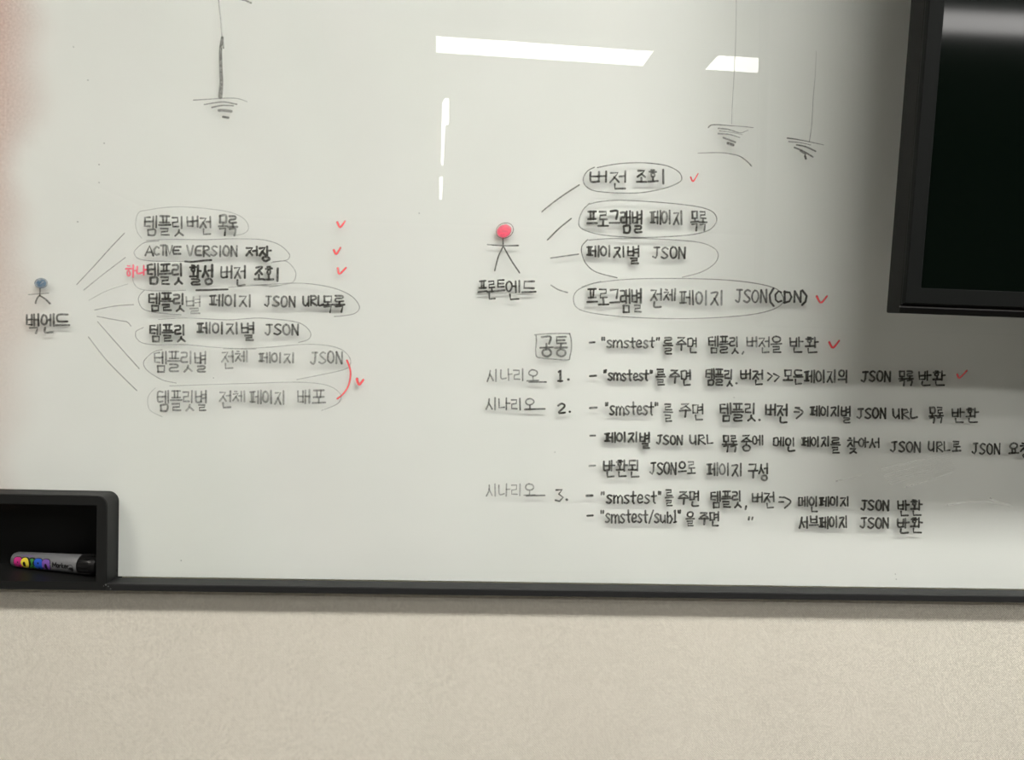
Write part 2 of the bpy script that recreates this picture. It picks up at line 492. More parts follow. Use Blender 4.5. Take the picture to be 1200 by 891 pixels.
LAT = {
 'A': [[(0,1),(.5,0),(1,1)],[(.2,.65),(.8,.65)]],
 'C': [[(.85,.12),(.5,0),(.08,.35),(.1,.8),(.45,1),(.9,.9)]],
 'T': [[(0,.05),(1,.02)],[(.5,.05),(.5,1)]],
 'I': [[(.5,0),(.5,1)]],
 'V': [[(0,0),(.5,1),(1,0)]],
 'E': [[(1,.05),(.25,.1),(.05,.5),(.2,.95),(1,.95)],[(.1,.5),(.8,.48)]],
 'R': [[(.05,0),(.05,1)],[(.05,.05),(.7,0),(.95,.28),(.1,.55),(1,1)]],
 'S': [[(.95,.12),(.55,0),(.1,.22),(.5,.48),(.95,.75),(.5,1),(0,.88)]],
 'O': [RING],
 'N': [[(.05,1),(.1,.02)],[(.1,.02),(.9,1)],[(.9,1),(.95,0)]],
 'J': [[(.2,.02),(1,.02)],[(.65,.02),(.62,.75),(.4,1),(0,.85)]],
 'U': [[(.05,0),(.08,.7),(.45,.95),(.85,.7)],[(.9,0),(.9,1)]],
 'L': [[(.05,0),(.08,.95),(1,.9)]],
 'D': [[(.05,0),(.05,1)],[(0,.03),(.7,.1),(1,.5),(.7,.9),(0,1)]],
 's': [[(.95,.35),(.5,.28),(.1,.42),(.5,.62),(.9,.8),(.5,1),(0,.92)]],
 'm': [[(.03,.35),(.05,1)],[(.05,.55),(.3,.3),(.48,.5),(.48,1)],[(.48,.55),(.75,.3),(.95,.5),(.97,1)]],
 't': [[(.5,0),(.48,.85),(.7,1)],[(0,.38),(1,.34)]],
 'e': [[(.1,.65),(.9,.6),(.8,.35),(.4,.3),(.05,.6),(.3,.97),(.95,.9)]],
 'u': [[(.05,.35),(.1,.85),(.5,1),(.85,.8)],[(.9,.35),(.92,1)]],
 'b': [[(.05,.1),(.08,1),(.6,1),(.98,.65),(.6,.35),(.08,.5)]],
 '/': [[(1,0),(0,1.05)]],
 '1': [[(.2,.15),(.55,0),(.5,1)],[(.1,1),(.9,.98)]],
 '2': [[(.05,.2),(.5,0),(.9,.25),(.1,.95),(1,.95)]],
 '3': [[(.05,.08),(.85,.05),(.4,.42),(.95,.7),(.5,1),(0,.92)]],
 '"': [[(.2,0),(.15,.22)],[(.7,0),(.65,.22)]],
 '.': [[(.4,.97)]], ',': [[(.6,.85),(.4,1.1)]],
 '(': [[(.9,-.05),(.25,.4),(.4,.85),(.95,1.1)]], ')': [[(.1,-.05),(.75,.4),(.6,.85),(.05,1.1)]],
 '>': [[(0,.15),(1,.5),(.1,1)]],
 '-': [[(0,.5),(1,.45)]],
 '=': [[(.1,.3),(.7,.3)],[(0,.7),(.7,.7)]],
}
WID = {'I': .35, 'm': 1.35, '"': .6, '(': .5, ')': .5, ',': .35, '.': .35, '/': .7, '1': .5, 's': .75, 't': .75,
       'e': .8, 'u': .9, 'b': .9, 'L': .75, '-': .8, '=': .8, '>': .8}
def is_kor(ch): return '가' <= ch <= '힣'
def split(ch):
    k = ord(ch) - 0xAC00
    return CHO[k // 588], JUNG[k % 588 // 28], JONG[k % 28]
def glyph(ch, has_low):
    """strokes of one sign in the unit box of its word"""
    out = []
    def put(strokes, x0, y0, x1, y1):
        for s in strokes: out.append([(x0 + (x1 - x0) * x, y0 + (y1 - y0) * y) for x, y in s])
    if not is_kor(ch):
        put(LAT[ch], 0, 0, 1, .72 if has_low and ch not in ',' else 1)
        return out
    c, v, f = split(ch)
    if v in VV:
        top = 1.0 if (not f and not has_low) else .60
        cw = .44 if v in 'ㅐㅔ' else .52
        put(CONS[c], 0, .08 * top, cw, .92 * top if c not in 'ㅅㅈ' else top)
        put(VV[v], cw + .04, 0, 1.0, top)
        if f: put(CONS[f], .26, .70, .9, 1.0)
    elif v in HV:
        if f:
            put(CONS[c], .12, 0, .88, .36); put(HV[v], 0, .38, 1, .58); put(CONS[f], .15, .64, .88, 1)
        else:
            top = 1.0 if not has_low else .72
            if v == 'ㅜ': put(CONS[c], .1, 0, .9, .45 * top); put(HV[v], 0, .5 * top, 1, top * 1.15)
            else: put(CONS[c], .12, 0, .88, .55 * top); put(HV[v], 0, .6 * top, 1, top)
    else:
        h, u = CX[v]
        top = .62 if (f or has_low) else 1.0
        put(CONS[c], .02, 0, .6, .5 * top); put(HV[h], 0, .55 * top, .66, .95 * top)
        put(VV[u], .62, 0, 1.0, top)
        if f: put(CONS[f], .2, .7, .9, 1.0)
    return out
def write(I, text, x0, y0, x1, y1, w=2.2, d=.85, slope=0.0):
    """writes text into the box x0..x1, y0..y1 of photo pixels"""
    low = any(is_kor(c) and split(c)[2] for c in text)
    ws = [1.0 if is_kor(c) else WID.get(c, .85) for c in text]
    gap = .16 if any(is_kor(c) for c in text) else .24
    tot = sum(ws) + gap * (len(ws) - 1)
    u = (x1 - x0) / tot
    x = x0
    for ch, wd in zip(text, ws):
        jx, jy = random.uniform(-.25, .25), random.uniform(-.5, .5)
        for s in glyph(ch, low):
            q = [(x + px * wd * u + jx, y0 + py * (y1 - y0) + jy + slope * (x + px * wd * u - x0)) for px, py in s]
            k = random.uniform(.88, 1.12)
            I.stroke(q, w * 1.2 * random.uniform(.9, 1.1), min(1, d * 1.05 * k), None, min(1, d * k * random.uniform(.95, 1.3)),
                     hard=.58, jit=.3, smooth=len(q) > 6 or random.random() < .35)
        x += (wd + gap) * u
def row(words, material='black_ink', name='handwritten_line', **kw):
    I = Ink()
    for wd in words: write(I, *wd)
    return I.build(name, material, **kw)
def line(name, pts, w, d, material='black_ink', w1=None, d1=None, **kw):
    I = Ink(); I.stroke(pts, w, d, w1, d1); return I.build(name, material, **kw)

# --- left list
K = 2.0
row([('템플릿',169.7,253.5,216,276,K,.72),('버전',219.5,254,248,275,K,.66),('목록',256.5,253,278,276,2.2,.66)])
row([('A',170.5,288.5,179.5,299.5,K,.7),('C',180.5,289,187,298.5,K,.62),('T',188.5,288,194,299.5,K,.66),('I',193,288.5,197,299.5,K,.72),
     ('V',196,289,202,299,K,.6),('E',202,289,211.5,298.5,K,.74),
     ('VERSION',219.5,288.5,278,300,K,.68),('저장',289,289.5,317.5,306,2.3,.95)])
row([('템플릿',173,309.5,214.5,333,2.2,.85),('활성',222.5,311,249.8,333.5,2.3,.97),('버전',259.5,311.5,288,335,K,.72),('조호',298.5,313,320,328.5,2.2,.78),('I',322,315,329,329.5,2.3,.86)])
row([('하',147.5,310.5,160,324.5,1.8,.7),('나',160.5,311.5,172,322,1.8,.75)], 'pink_ink', label='small red handwritten word')
row([('템플릿',174.5,344,216.5,364.5,2.2,.86),('별',218.5,347,235.5,367.5,1.8,.42),('페이지',246,345.5,296,359,2.0,.7),('JSON',310.5,347.5,346,359.5,2.0,.72),('URL',355.3,347.5,379,358.5,2.1,.8),('목록',378,347,404,366,2.1,.8)])
row([('템플릿',176,381,217.5,400.5,2.1,.82),('페이지별',231.5,378.5,298,399.5,2.1,.75),('JSON',311,380.5,350,392.5,2.0,.7)])
row([('템플릿별',181,412.3,242,436,1.9,.58),('전체',260,411.5,290,432.5,1.9,.52),('페이지',303.5,413.5,346.5,425,1.9,.55),('JSON',364.5,412.5,401.5,426,1.9,.56)])
row([('템플릿별',185,458,242.5,481.5,1.9,.58),('전체',257.5,458,287,478,1.9,.52),('페이지',293.5,458,335,473,1.9,.55),('배포',349,457.5,381,473,1.9,.5)])
row([('백엔드',31,368,81,390.5,2.1,.72)])
line('underline', [(217,306.6),(226,307),(238,305.6),(247.6,305)], 2.5, .97)
line('underline', [(230.3,340.2),(248,339.9),(266.8,339.2)], 2.5, .97)
OV = 1.0
for pts, d in (
    ([(166,279),(161,272),(159,261),(163,249),(175,246),(192,243.5),(215,242.6),(250,245.5),(270,249),(284,255),(290.5,263),(290.5,270),(284,274.5),(274,276)], .26),
    ([(186,282.5),(169.5,284.5),(158.8,293),(157.6,298),(163,303.5),(178,306),(200,306.5),(217,306.5)], .42),
    ([(172,282),(200,280.6),(240,281),(270,280),(300,280.5),(314,282.3),(328,287.4),(338.5,297),(338.8,302.5),(334,305.6),(320,307)], .4),
    ([(155.5,324.6),(157,332),(163.5,338.5),(178,340.8),(200,341),(217.5,340.3)], .3),
    ([(318,308),(334,306),(343,313),(346.8,321.7),(343,331),(330,334),(316,336.5)], .3),
    ([(169,340.5),(164,346),(162.3,352),(166.5,361),(175,364.8),(194,367.8),(212,369)], .42),
    ([(268,337),(300,334.5),(343,332),(370,333.6),(395,339),(413,348),(421.2,359.6),(416.5,367),(404,370),(392,371)], .42),
    ([(168,384),(160,388),(158.8,392),(160,396.5),(167,402),(185,404.3),(217,404),(248,407),(280,409),(300,409)], .42),
    ([(186,374.5),(210,373),(230,373.2),(266,375),(290,373.5),(307,373),(343,376.7),(357,382),(364.2,391),(361,398),(350,401.5)], .42),
    ([(190,410),(183,411.5),(176,415.3),(168.5,424),(170.5,432),(179.5,439.5),(192,446),(206.5,449)], .42),
    ([(262,409),(290,408.5),(316,407),(352,404),(379,404.5),(398.5,409),(409,418),(410.5,427),(404,433),(380,438.6),(348,445)], .36),
    ([(182,455),(176,461),(173,469),(176,481),(190,488.5)], .22),
    ([(199,452.5),(240,451),(298,449.3),(344.6,448),(375,450),(391,455),(399.6,464),(395,473.6),(377,481)], .36)):
    line('outline_loop', pts, 1.4, d * .95)
for pts, d in (
    ([(90,333.5),(112,310),(130,290),(145.7,273.5)], .5), ([(98.3,340),(123,320),(147,302)], .42), ([(104.5,352),(125,341),(149.7,333)], .3),
    ([(111,363.5),(134.7,358.8),(156.5,357.2)], .5), ([(114,371),(140,375.8),(149,377.5),(153.5,382.3)], .5),
    ([(114.5,377.2),(138,404),(163,432)], .5), ([(103.7,395),(123,420),(140,438),(160.3,457.8)], .46)):
    line('connector_line', pts, 1.5, d * .8, 'black_ink', None, d)
# backend figure with a blue head
I = Ink()
I.stroke([(47,338),(47,347)], 1.8, .75); I.stroke([(33.5,345.5),(46,344.5),(57,343.7)], 1.6, .5)
I.stroke([(46.6,346.5),(43.5,350),(41.8,355.3)], 1.8, .7, 2.2); I.stroke([(46.6,346.5),(53,350.5),(58.6,355.8)], 1.8, .7, 2.4, .9)
fig = I.build('stick_figure', 'black_ink')
I = Ink(); I.blob(ell(48.3,332,6.6,5.2,16)[:-1], .85, 2.2); I.stroke(ell(48.3,332,7.4,5.7,16), 1.1, .5)
I.build('figure_head', 'blue_ink', fig, label='blue scribbled head')
# --- right list
row([('버전',692,201,734.5,222,2.1,.85),('조호',746,199.5,771,213.5,2.1,.84),('I',774,199,780,215.5,2.1,.86)])
row([('프로그램별',688,247.5,752.5,272.5,2.2,.9),('페이지',762,247,801,262.5,2.0,.78),('목록',810,248,828,270.5,2.0,.76)])
row([('페이지별',688,288.5,749,309,2.1,.84),('JSON',765,290,803,303,2.0,.76)])
row([('프로그램별',688,339,752,366,2.1,.85),('전체',762.7,339,791,361,2.0,.76),('페이지',797,341,848.5,357.5,2.0,.74),('JSON',862,340,898.5,354.5,2.0,.7)])
row([('(',900,339,906.5,357,2.3,.97),('CDN',908,341.5,939,354.5,2.1,.97),(')',940,341,947,356,2.6,.95)], label='bold black handwritten word in brackets')
row([('프론트',561,330,591.5,352,2.0,.84,-.06),('엔드',593,329.5,627.5,352,2.0,.84)])
for pts, d in (
    ([(696.5,196.2),(688,201),(683.4,210.3),(687,218.7),(698.7,224.2),(727,226.4),(752.6,225.8),(778,221),(794.6,214.5),(798.9,209),(794.6,201),(781,194.4),(761,191.4),(741,191),(720.6,192.6),(700,196.5)], .62),
    ([(690.5,238.6),(682.7,247),(678.4,259),(681,267.5),(698.7,274.2),(727,277.6),(761,278.4),(803,276),(828,271),(838.2,262.5),(839.2,254),(831.7,246.5),(811.5,241.4),(769,237),(727,235),(704,236.4),(690,239.5)], .58),
    ([(688.6,281),(682,288.5),(682,298),(687,309.6),(698.7,319),(723,325.6)], .66),
    ([(690,281.5),(710.5,280),(744,279.4),(786,281),(820,284.3),(836.7,291),(841.6,299.5),(836.7,309.6),(821.6,319),(799.7,325)], .46),
    ([(704,330),(689,334.5),(676.3,340.7),(672,350),(676,360.7),(692,366.6),(726.7,370.9),(780,373.5),(833,372.7),(878.7,369),(905,363),(917.2,355),(916.5,346),(908,338),(884,332),(846.7,328),(793,326.5),(740,327.3),(700,331.3),(682,336.5)], .5)):
    line('outline_loop', pts, 1.45, d * 1.1)
for pts, d in (([(635,248.3),(645,240),(660,229),(678.7,216.8)], .7), ([(641.7,281.3),(655,268),(669.3,256.3)], .75),
               ([(645.3,302.6),(661,300.3),(678,298)], .62), ([(645.6,334.3),(654,339.5),(665,343)], .55)):
    line('connector_line', pts, 1.7, d, 'black_ink', 1.8, min(1, d * 1.25))
I = Ink()
I.stroke([(589.3,279),(589.5,284),(589.6,289)], 1.7, .95); I.stroke([(571.3,286.7),(588,288),(607.3,287.9)], 1.6, .75, 1.9, .9)
I.stroke([(589.6,289),(583.8,301.3),(579.8,317.3)], 1.8, .9); I.stroke([(590,289),(599,305),(608.8,319.8)], 1.8, .92)
fig = I.build('stick_figure', 'black_ink')
I = Ink(); I.blob(ell(590.8,270.8,8.6,7.2,18,0,-.45)[:-1], .92, 1.8)
I.build('figure_head', 'pink_ink', fig, label='pink filled head')
I = Ink(); I.stroke(ell(591.5,270.3,10.4,8.6,18,0,-.45), 1.1, .75); I.build('head_outline', 'grey_ink', fig)
# boxed word
I = Ink()
write(I, '공통', 633, 395, 664.5, 418, 2.1, .68)
I.stroke([(626.5,392.4),(640,391.5),(655,391),(667.5,391.2)], 1.9, .45, None, .6)
I.stroke([(667.5,391.2),(669.2,398),(669.6,408),(667.8,418),(665.5,422),(650,421.2),(636,420),(629,418),(627.8,410),(628.5,400),(628,393)], 1.8, .6)
I.build('boxed_word', 'black_ink')
# paragraphs
row([('-',691,399.5,696.8,403.5,2.2,.8),('"smstest"',705,396,773.5,407.5,1.9,.86),('를',778,395.5,788,414.5,2.0,.86),('주면',793,395.5,817,413.5,1.9,.8),
     ('템플릿',830.4,394.7,866,414,1.9,.85),(',',868,405,873,413.5,1.9,.75),('버전을',875.5,394.7,916,413.5,1.8,.75),('반환',926,395.5,958.5,413.5,1.9,.8)])
row([('시나리오',571,433,631,446.5,1.6,.6),('-',620,445.5,640,450,1.7,.75),('1',653.5,434,659.5,447,2.2,.9),('.',664,434,670,444.5,2.4,.9)], )
row([('-',691,438.5,698.3,442.5,2.4,.92),('"smstest"',707,434.5,765.5,446,2.1,.95),('를',769,433,779.5,451.5,2.1,.92),('주면',784.6,434,809.5,452,2.0,.9),
     ('템플릿',827,433,859,451.8,2.0,.92),('.',860,434,866,450.5,2.4,.9),('버전',868,434,894,451,2.0,.9),('>',899.5,436,905,446.5,2.0,.85),('>',907,436,913,446.5,2.0,.85),
     ('모든',918.4,434,940.5,451,2.0,.9),('페이지의',943,434,993.6,448,2.0,.88),('JSON',1010,435.5,1043.5,447,2.1,.94),('목록',1053,435,1069.8,451.7,2.1,.92),('반환',1077,435,1107.6,451.5,2.0,.92)])
row([('시나리오',570,467,627,480.5,1.7,.68),('-',616,477.5,638.5,481.5,1.7,.75),('2',654,473,662.5,484,2.2,.9),('.',664.5,473,671,482.8,2.4,.9)])
row([('-',691.4,476,699.5,480,2.3,.86),('"smstest"',709,472,771.5,486.5,1.9,.85),('를',778,473,787.5,493.5,2.0,.84),('주면',796.5,473.5,824,492.5,1.9,.8),
     ('템플릿',844,473,885.5,493.5,2.1,.96),('.',887.5,473,893,492.7,2.4,.9),('버전',897.3,474,923,495.5,2.1,.95),('=',931,475,939,487,1.8,.85),('>',933,475,941,490,1.9,.88),
     ('페이지별',949.6,476,997,495,2.0,.93),('JSON',1004.7,479,1037.9,490.5,2.1,.95),('URL',1046,479.5,1074.5,490.5,2.1,.93),('목록',1089,478,1104.9,496,2.0,.93),('반환',1116,479,1146.3,496,2.0,.92)])
row([('-',692,509,697.2,513,1.9,.72),('페이지별',709,507,762,525.5,2.1,.92),('JSON',769.5,510.5,799.5,520.8,2.0,.9),('URL',808.4,510.5,835,520.8,2.0,.88),
     ('목록',847,510.5,863.6,529,2.1,.92),('중에',868.5,510,893.7,528.5,2.0,.9),('메인',906.5,513,932.3,529,2.0,.9),('페이지를',939.5,512.5,983.8,530.5,2.0,.9),
     ('찾아서',993,513.5,1030.5,531.5,2.0,.9),('JSON',1044,518,1078.3,529.5,2.0,.92),('URL',1088,518.3,1113,529.2,2.0,.9),('로',1116,518,1125.5,529.5,2.0,.9),
     ('JSON',1139,520,1171.8,532,2.0,.92),('요청',1182.5,519.5,1207,536.5,2.0,.9)])
row([('-',690.4,543.5,697.2,547.5,2.0,.72),('반환된',708,540,749.5,559.5,2.0,.86),('JSON',762,542.5,792.5,555.5,2.0,.84),('으로',795,541.5,814.5,555.5,2.0,.82),
     ('페이지',828.6,543,870.3,557.5,1.9,.82),('구성',877,543.5,900.3,563,2.0,.86)])
row([('시나리오',570,567.5,627,581.5,1.5,.5),('-',617,578.5,638.5,583.5,1.6,.6),('3',651.5,573.5,660.5,587.5,2.1,.88),('.',661.5,574,667,585.5,2.4,.85)])
row([('-',687.3,579,694.2,583,2.4,.95),('"smstest"',704.4,576.5,775.5,589.8,2.0,.92),('를',780,574.5,788.5,593.5,2.0,.9),('주면',795.6,576,819.2,594,2.0,.9),
     ('템플릿',833,576,869.3,595,2.0,.92),(',',871,580,876.5,595,2.2,.85),('버전',881.7,577.5,907.6,596,2.0,.92),('=',912.5,579,920,592,1.9,.85),('>',919,580,926.5,595,2.0,.9),
     ('메인페이지',935.8,582.5,995.6,600.5,2.0,.92),('JSON',1009,586.5,1041.3,597.8,2.2,.97),('반환',1052,586.5,1080.3,604.5,2.2,.97)])
row([('-',688.4,603.2,694.6,606.8,2.2,.9),('"smstest/sub1"',704,598.5,798.3,612.5,1.9,.9),('을',804.5,600.5,813.5,617,2.0,.88),('주면',819.4,600.5,842.3,617.5,2.0,.88)])
row([('"',876,606.3,884,617,2.1,.9)])
row([('서브페이지',936.8,605.5,994,618.5,2.0,.9),('JSON',1008.4,607,1041.3,618.8,2.0,.92),('반환',1052,607.5,1080.3,625,2.0,.92)])
# red marks
def check(pts, w=2.1, d=.92): line('check_mark', pts, w, d, 'red_ink', w * .75, d, label='red check mark')
for p in ([(395.4,260.6),(398.6,266.4),(404.3,259.4)], [(391.4,293.4),(394.3,297.8),(399,290.4)], [(396,314.6),(397.9,321),(405.4,314)],
          [(957,347.4),(961.8,354.8),(969,347.2)], [(971.8,401.2),(976.2,407.6),(983.4,399.3)], [(1121.8,438.8),(1124.4,443),(1133,434.5)]):
    check([p[0], p[1], p[2]], 3.0)
check([(809.4,207.8),(812.3,212.5),(818,203.6)], 2.1, .9)
check([(418.4,444.2),(418.8,447),(421,451),(423,449),(425.8,445.2)], 3.6)
line('bracket_arc', [(406.6,422.5),(409.6,430.6),(410.8,439.5),(408.4,452),(402,462),(395.3,467.4)], 2.4, .9, 'red_ink', 2.2, .85, label='red bracket arc')
# hanging-lamp doodles
I = Ink()
I.stroke([(256,-8),(256.3,0),(258,17),(259.6,33.7),(260.2,44)], 1.6, .34, 2.0, .4)
I.stroke([(260.6,44),(258.6,59),(259,84),(259.4,97.6),(258.2,113.6)], 3.0, .72, 4.6, .66, hard=.75)
I.stroke([(261.2,45),(261.9,56.4)], 1.5, .5, 1.8, .7)
I.stroke([(226.7,117.4),(245,116.4),(262,115.2),(278,115.5),(289.4,119.2)], 1.5, .55, 1.3, .28)
I.stroke([(239.4,122.6),(253.7,120.3),(263.8,119.8),(277.5,122.3)], 1.6, .5, 1.8, .6)
I.stroke([(248.3,126),(260.4,123.7),(273.5,124)], 2.0, .62, 1.8, .5)
I.stroke([(256.4,129.5),(264,129.6),(271,130.6)], 3.2, .66, 3.4, .75); I.stroke([(261.4,137),(267.6,138)], 2.8, .66)
I.stroke([(278,-2),(287,.5),(294,3.5)], 2.2, .4, 2.4, .6)
I.build('pendant_sketch', 'grey_ink')
I = Ink()
I.stroke([(862.8,-4),(862.6,20),(861.6,60),(860,90),(858,125),(857.2,145)], 1.1, .16, 1.2, .34)
I.stroke([(830,149.6),(833,146.9),(840,146.2),(857,147.5),(870,148.3),(882.5,149.7)], 1.6, .75, 1.2, .4)
I.stroke([(841.7,150.6),(853,151.8),(866.7,155.8),(872,154.6),(876.5,152.8)], 1.9, .68, 1.2, .3)
I.stroke([(841.7,156.7),(855,157.7),(866.7,161.5)], 2.0, .62, 1.4, .45); I.stroke([(843,153.5),(856,155),(870,158)], 1.6, .45, 1.2, .25)
I.stroke([(847.5,161.5),(861.5,166.8)], 2.3, .7); I.stroke([(852.8,168),(859,170)], 3.6, .85)
I.build('pendant_sketch', 'grey_ink')
line('swoosh_line', [(818,179.6),(841.7,179),(855,180.3),(866.7,183.3),(875,189),(880.3,194.7)], 1.4, .4, 'grey_ink', 1.6, .8)
I = Ink()
I.stroke([(956.5,60),(955,90),(953,113),(951,146.7),(948.3,166)], 1.2, .1, 1.3, .4)
I.stroke([(922.5,162),(933,163.4),(948,166.3),(965,170)], 1.8, .8, 1.2, .35); I.stroke([(924.3,166),(938,167.3),(950,170)], 1.7, .6, 1.3, .35)
I.stroke([(933.5,169.8),(944,172),(955.8,177.4)], 2.0, .72); I.stroke([(931,173),(941.7,177.5),(952.5,184)], 2.1, .72)
I.stroke([(938,177),(944,181)], 2.2, .6); I.stroke([(943.3,183),(944.3,186)], 2.8, .9)
I.build('pendant_sketch', 'grey_ink')
# wiped streaks, pinkish film and dust specks
I = Ink()
for k in range(9):
    t = k / 8
    I.stroke([(1030 + 14 * t, 550 + 18 * t), (1070 + 4 * t, 541 + 18 * t), (1112 + 8 * t, 531 + 18 * t)], 1.9, .2 - .05 * (k % 3), 1.5, .08)
for p in ([(980,564),(1005,559),(1012,556)], [(1062,571),(1095,561),(1118,553)], [(1110,592),(1150,588),(1185,594)], [(1160,584),(1168,588),(1186,593)]):
    I.stroke(p, 2.4, .3, 1.8, .08)
I.build('smear_and_tint', 'wiped_haze')
I = Ink()  # pinkish film, densest by the left edge and fading inward
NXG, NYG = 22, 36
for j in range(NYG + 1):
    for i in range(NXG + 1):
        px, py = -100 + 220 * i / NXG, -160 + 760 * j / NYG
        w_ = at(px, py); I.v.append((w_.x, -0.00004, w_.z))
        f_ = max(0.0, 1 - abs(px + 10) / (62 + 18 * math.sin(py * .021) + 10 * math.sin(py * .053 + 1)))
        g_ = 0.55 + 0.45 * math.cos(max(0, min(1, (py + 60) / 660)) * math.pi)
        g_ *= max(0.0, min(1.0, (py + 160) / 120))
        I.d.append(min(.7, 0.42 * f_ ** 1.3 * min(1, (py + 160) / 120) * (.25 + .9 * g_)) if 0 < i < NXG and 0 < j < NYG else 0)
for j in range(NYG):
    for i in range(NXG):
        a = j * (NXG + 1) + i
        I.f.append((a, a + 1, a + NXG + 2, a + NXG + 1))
I.build('smear_and_tint', 'pink_tint', label='pinkish film along the left edge')
I = Ink()
for px, py in ((86,55),(103,94),(122,168),(116,193),(116,214),(91,260),(491,250),(212,657),(1049,673),(1050,679),(860,466),(650,530),(250,443)):
    I.stroke([(px, py)], 1.2, .55)
I.build('dust_specks', 'black_ink', kind='stuff')

# ------------------------------------------------------------------ monitor
TD = 0.19
P0 = at(1060.6, 355.5, -TD)
def proj(p):
    q = RM.transposed() @ (Vector(p) - CP)
    return W / 2 + F * q.x / -q.z, H / 2 - F * q.y / -q.z
best = None
def tvrot(a, b, c=0.0): return Matrix.Rotation(a, 3, 'Y') @ Matrix.Rotation(b, 3, 'X')
def err(a, b):
    R_ = tvrot(a, b)
    x, y = proj(P0 + R_ @ Vector((0, 0, .36)))
    e1 = x - (1060.6 + (355.5 - y) * (1089.4 - 1060.6) / 355.5)
    x, y = proj(P0 + R_ @ Vector((.2, 0, 0)))
    e2 = y - (355.5 + (x - 1060.6) * 5.3 / 139.4)
    return e1 * e1 + e2 * e2
a = b_ = 0.0; step = .05
while step > 1e-5:
    cand = [(err(a + i * step, b_ + j * step), a + i * step, b_ + j * step) for i in (-1, 0, 1) for j in (-1, 0, 1)]
    e_, na, nb = min(cand)
    if (na, nb) == (a, b_): step /= 2
    a, b_ = na, nb
TR = tvrot(a, b_)
print('monitor tilt', a, b_, err(a, b_))
MW, MH = 1.10, 0.64
tv = thing('wall_monitor', P0, 'black flat screen monitor switched off, mounted in front of the white board', 'monitor', None, TR)
# measured in the monitor's own axes: x right, z up, y backwards; origin = bezel's lower left corner
s_px = (DIST - TD) / F
bw = 18.6 * s_px
bm = bmesh.new()
def quadring(o, i, y0, y1):
    (x0, z0, x1, z1), (u0, w0, u1, w1) = o, i
    A = [(x0,z0),(x1,z0),(x1,z1),(x0,z1)]; B2 = [(u0,w0),(u1,w0),(u1,w1),(u0,w1)]
    ao = [bm.verts.new((x, y0, z)) for x, z in A]; ai = [bm.verts.new((x, y0, z)) for x, z in B2]
    bo = [bm.verts.new((x, y1, z)) for x, z in A]; bi = [bm.verts.new((x, y1, z)) for x, z in B2]
    for k in range(4):
        j = (k + 1) % 4
        bm.faces.new((ao[k], ao[j], ai[j], ai[k])); bm.faces.new((bo[j], bo[k], bi[k], bi[j]))
        bm.faces.new((ao[j], ao[k], bo[k], bo[j])); bm.faces.new((ai[k], ai[j], bi[j], bi[k]))
quadring((0, 0, MW, MH), (bw, bw * 1.02, MW - bw, MH - bw), 0.0, 0.006)
bmesh.ops.bevel(bm, geom=[e for e in bm.edges], offset=.0006, segments=1, affect='EDGES')
from_bm('bezel', bm, 'monitor_plastic', tv, local=True)
box('screen', (bw - .002, .003, bw - .002), (MW - bw + .002, .0058, MH - bw + .002), 'screen_glass', tv, local=True)
box('shadow_gap', (.0012, .006, -.0008), (MW - .0012, .009, MH - .0012), 'monitor_gap', tv, local=True)
box('casing', (.0013, .009, -.0084), (MW + .0022, .034, MH + .003), 'monitor_shell', tv, .0014, local=True)
box('trim_strip', (.0005, .0075, -.0034), (MW - .0005, .0100, -.0022), 'chrome', tv, local=True, label='thin chrome strip under the bezel')
box('back_cover', (.12, .034, .08), (MW - .12, .060, MH - .06), 'monitor_shell', tv, .006, local=True)
bm = bmesh.new()
add_box(bm, (.42, .060, .14), (.46, .072, .5), .001); add_box(bm, (.64, .060, .14), (.68, .072, .5), .001)
add_box(bm, (.40, .072, .28), (.70, .095, .36), .002)
from_bm('mount_bracket', bm, 'monitor_shell', tv, local=True)
wp = P0 + TR @ Vector((.5, .09, .32))
bm = bmesh.new(); add_box(bm, (wp.x - .1, -.004, wp.z - .08), (wp.x + .12, -.0004, wp.z + .08), .001)
add_box(bm, (wp.x - .03, wp.y - .004, wp.z - .03), (wp.x + .04, -.003, wp.z + .03), .001)
iv_ = (Matrix.Translation(P0) @ TR.to_4x4()).inverted()
for v in bm.verts: v.co = iv_ @ v.co
from_bm('wall_plate', bm, 'monitor_shell', tv, local=True)

# ------------------------------------------------------------------ marker lying in the recess box
FLZ = IZ0 - 0.0004
R0, R1 = 0.0082, 0.0101
def on_floor(px, py, Y, r):           # axis point whose place in the photo is px, lying on the floor
    p = at(px, py, Y); return Vector((p.x, Y, FLZ + r))
A0 = on_floor(17.5, 654, .034, R0); A1 = on_floor(98, 661, .006, R1 + .0012)
ax = (A1 - A0); LB = ax.length; ax.normalize()
side = ax.cross(Vector((0, 0, 1))).normalized()     # towards the viewer
if side.y > 0: side = -side
up = side.cross(ax).normalized()
if up.z < 0: up = -up
mk = thing('board_marker', (A0 + A1) / 2 - Vector((0, 0, R1)),
           'silver grey board marker with colourful lettering and black cap lying in the black box', 'marker pen')
def lathe(prof, name, material):
    bm = bmesh.new(); N = 40; rs = []
    for t, r in prof:
        c = A0 + ax * t
        rs.append([bm.verts.new(c + (side * math.cos(k * math.tau / N) + up * math.sin(k * math.tau / N)) * r) for k in range(N)])
    for p, q in zip(rs, rs[1:]):
        for k in range(N):
            bm.faces.new((p[k], p[(k + 1) % N], q[(k + 1) % N], q[k]))
    bm.faces.new(rs[0]); bm.faces.new(rs[-1])
    return from_bm(name, bm, material, mk, smooth=True)
def rad(t): return R0 + (R1 - R0) * min(1, max(0, t / LB))
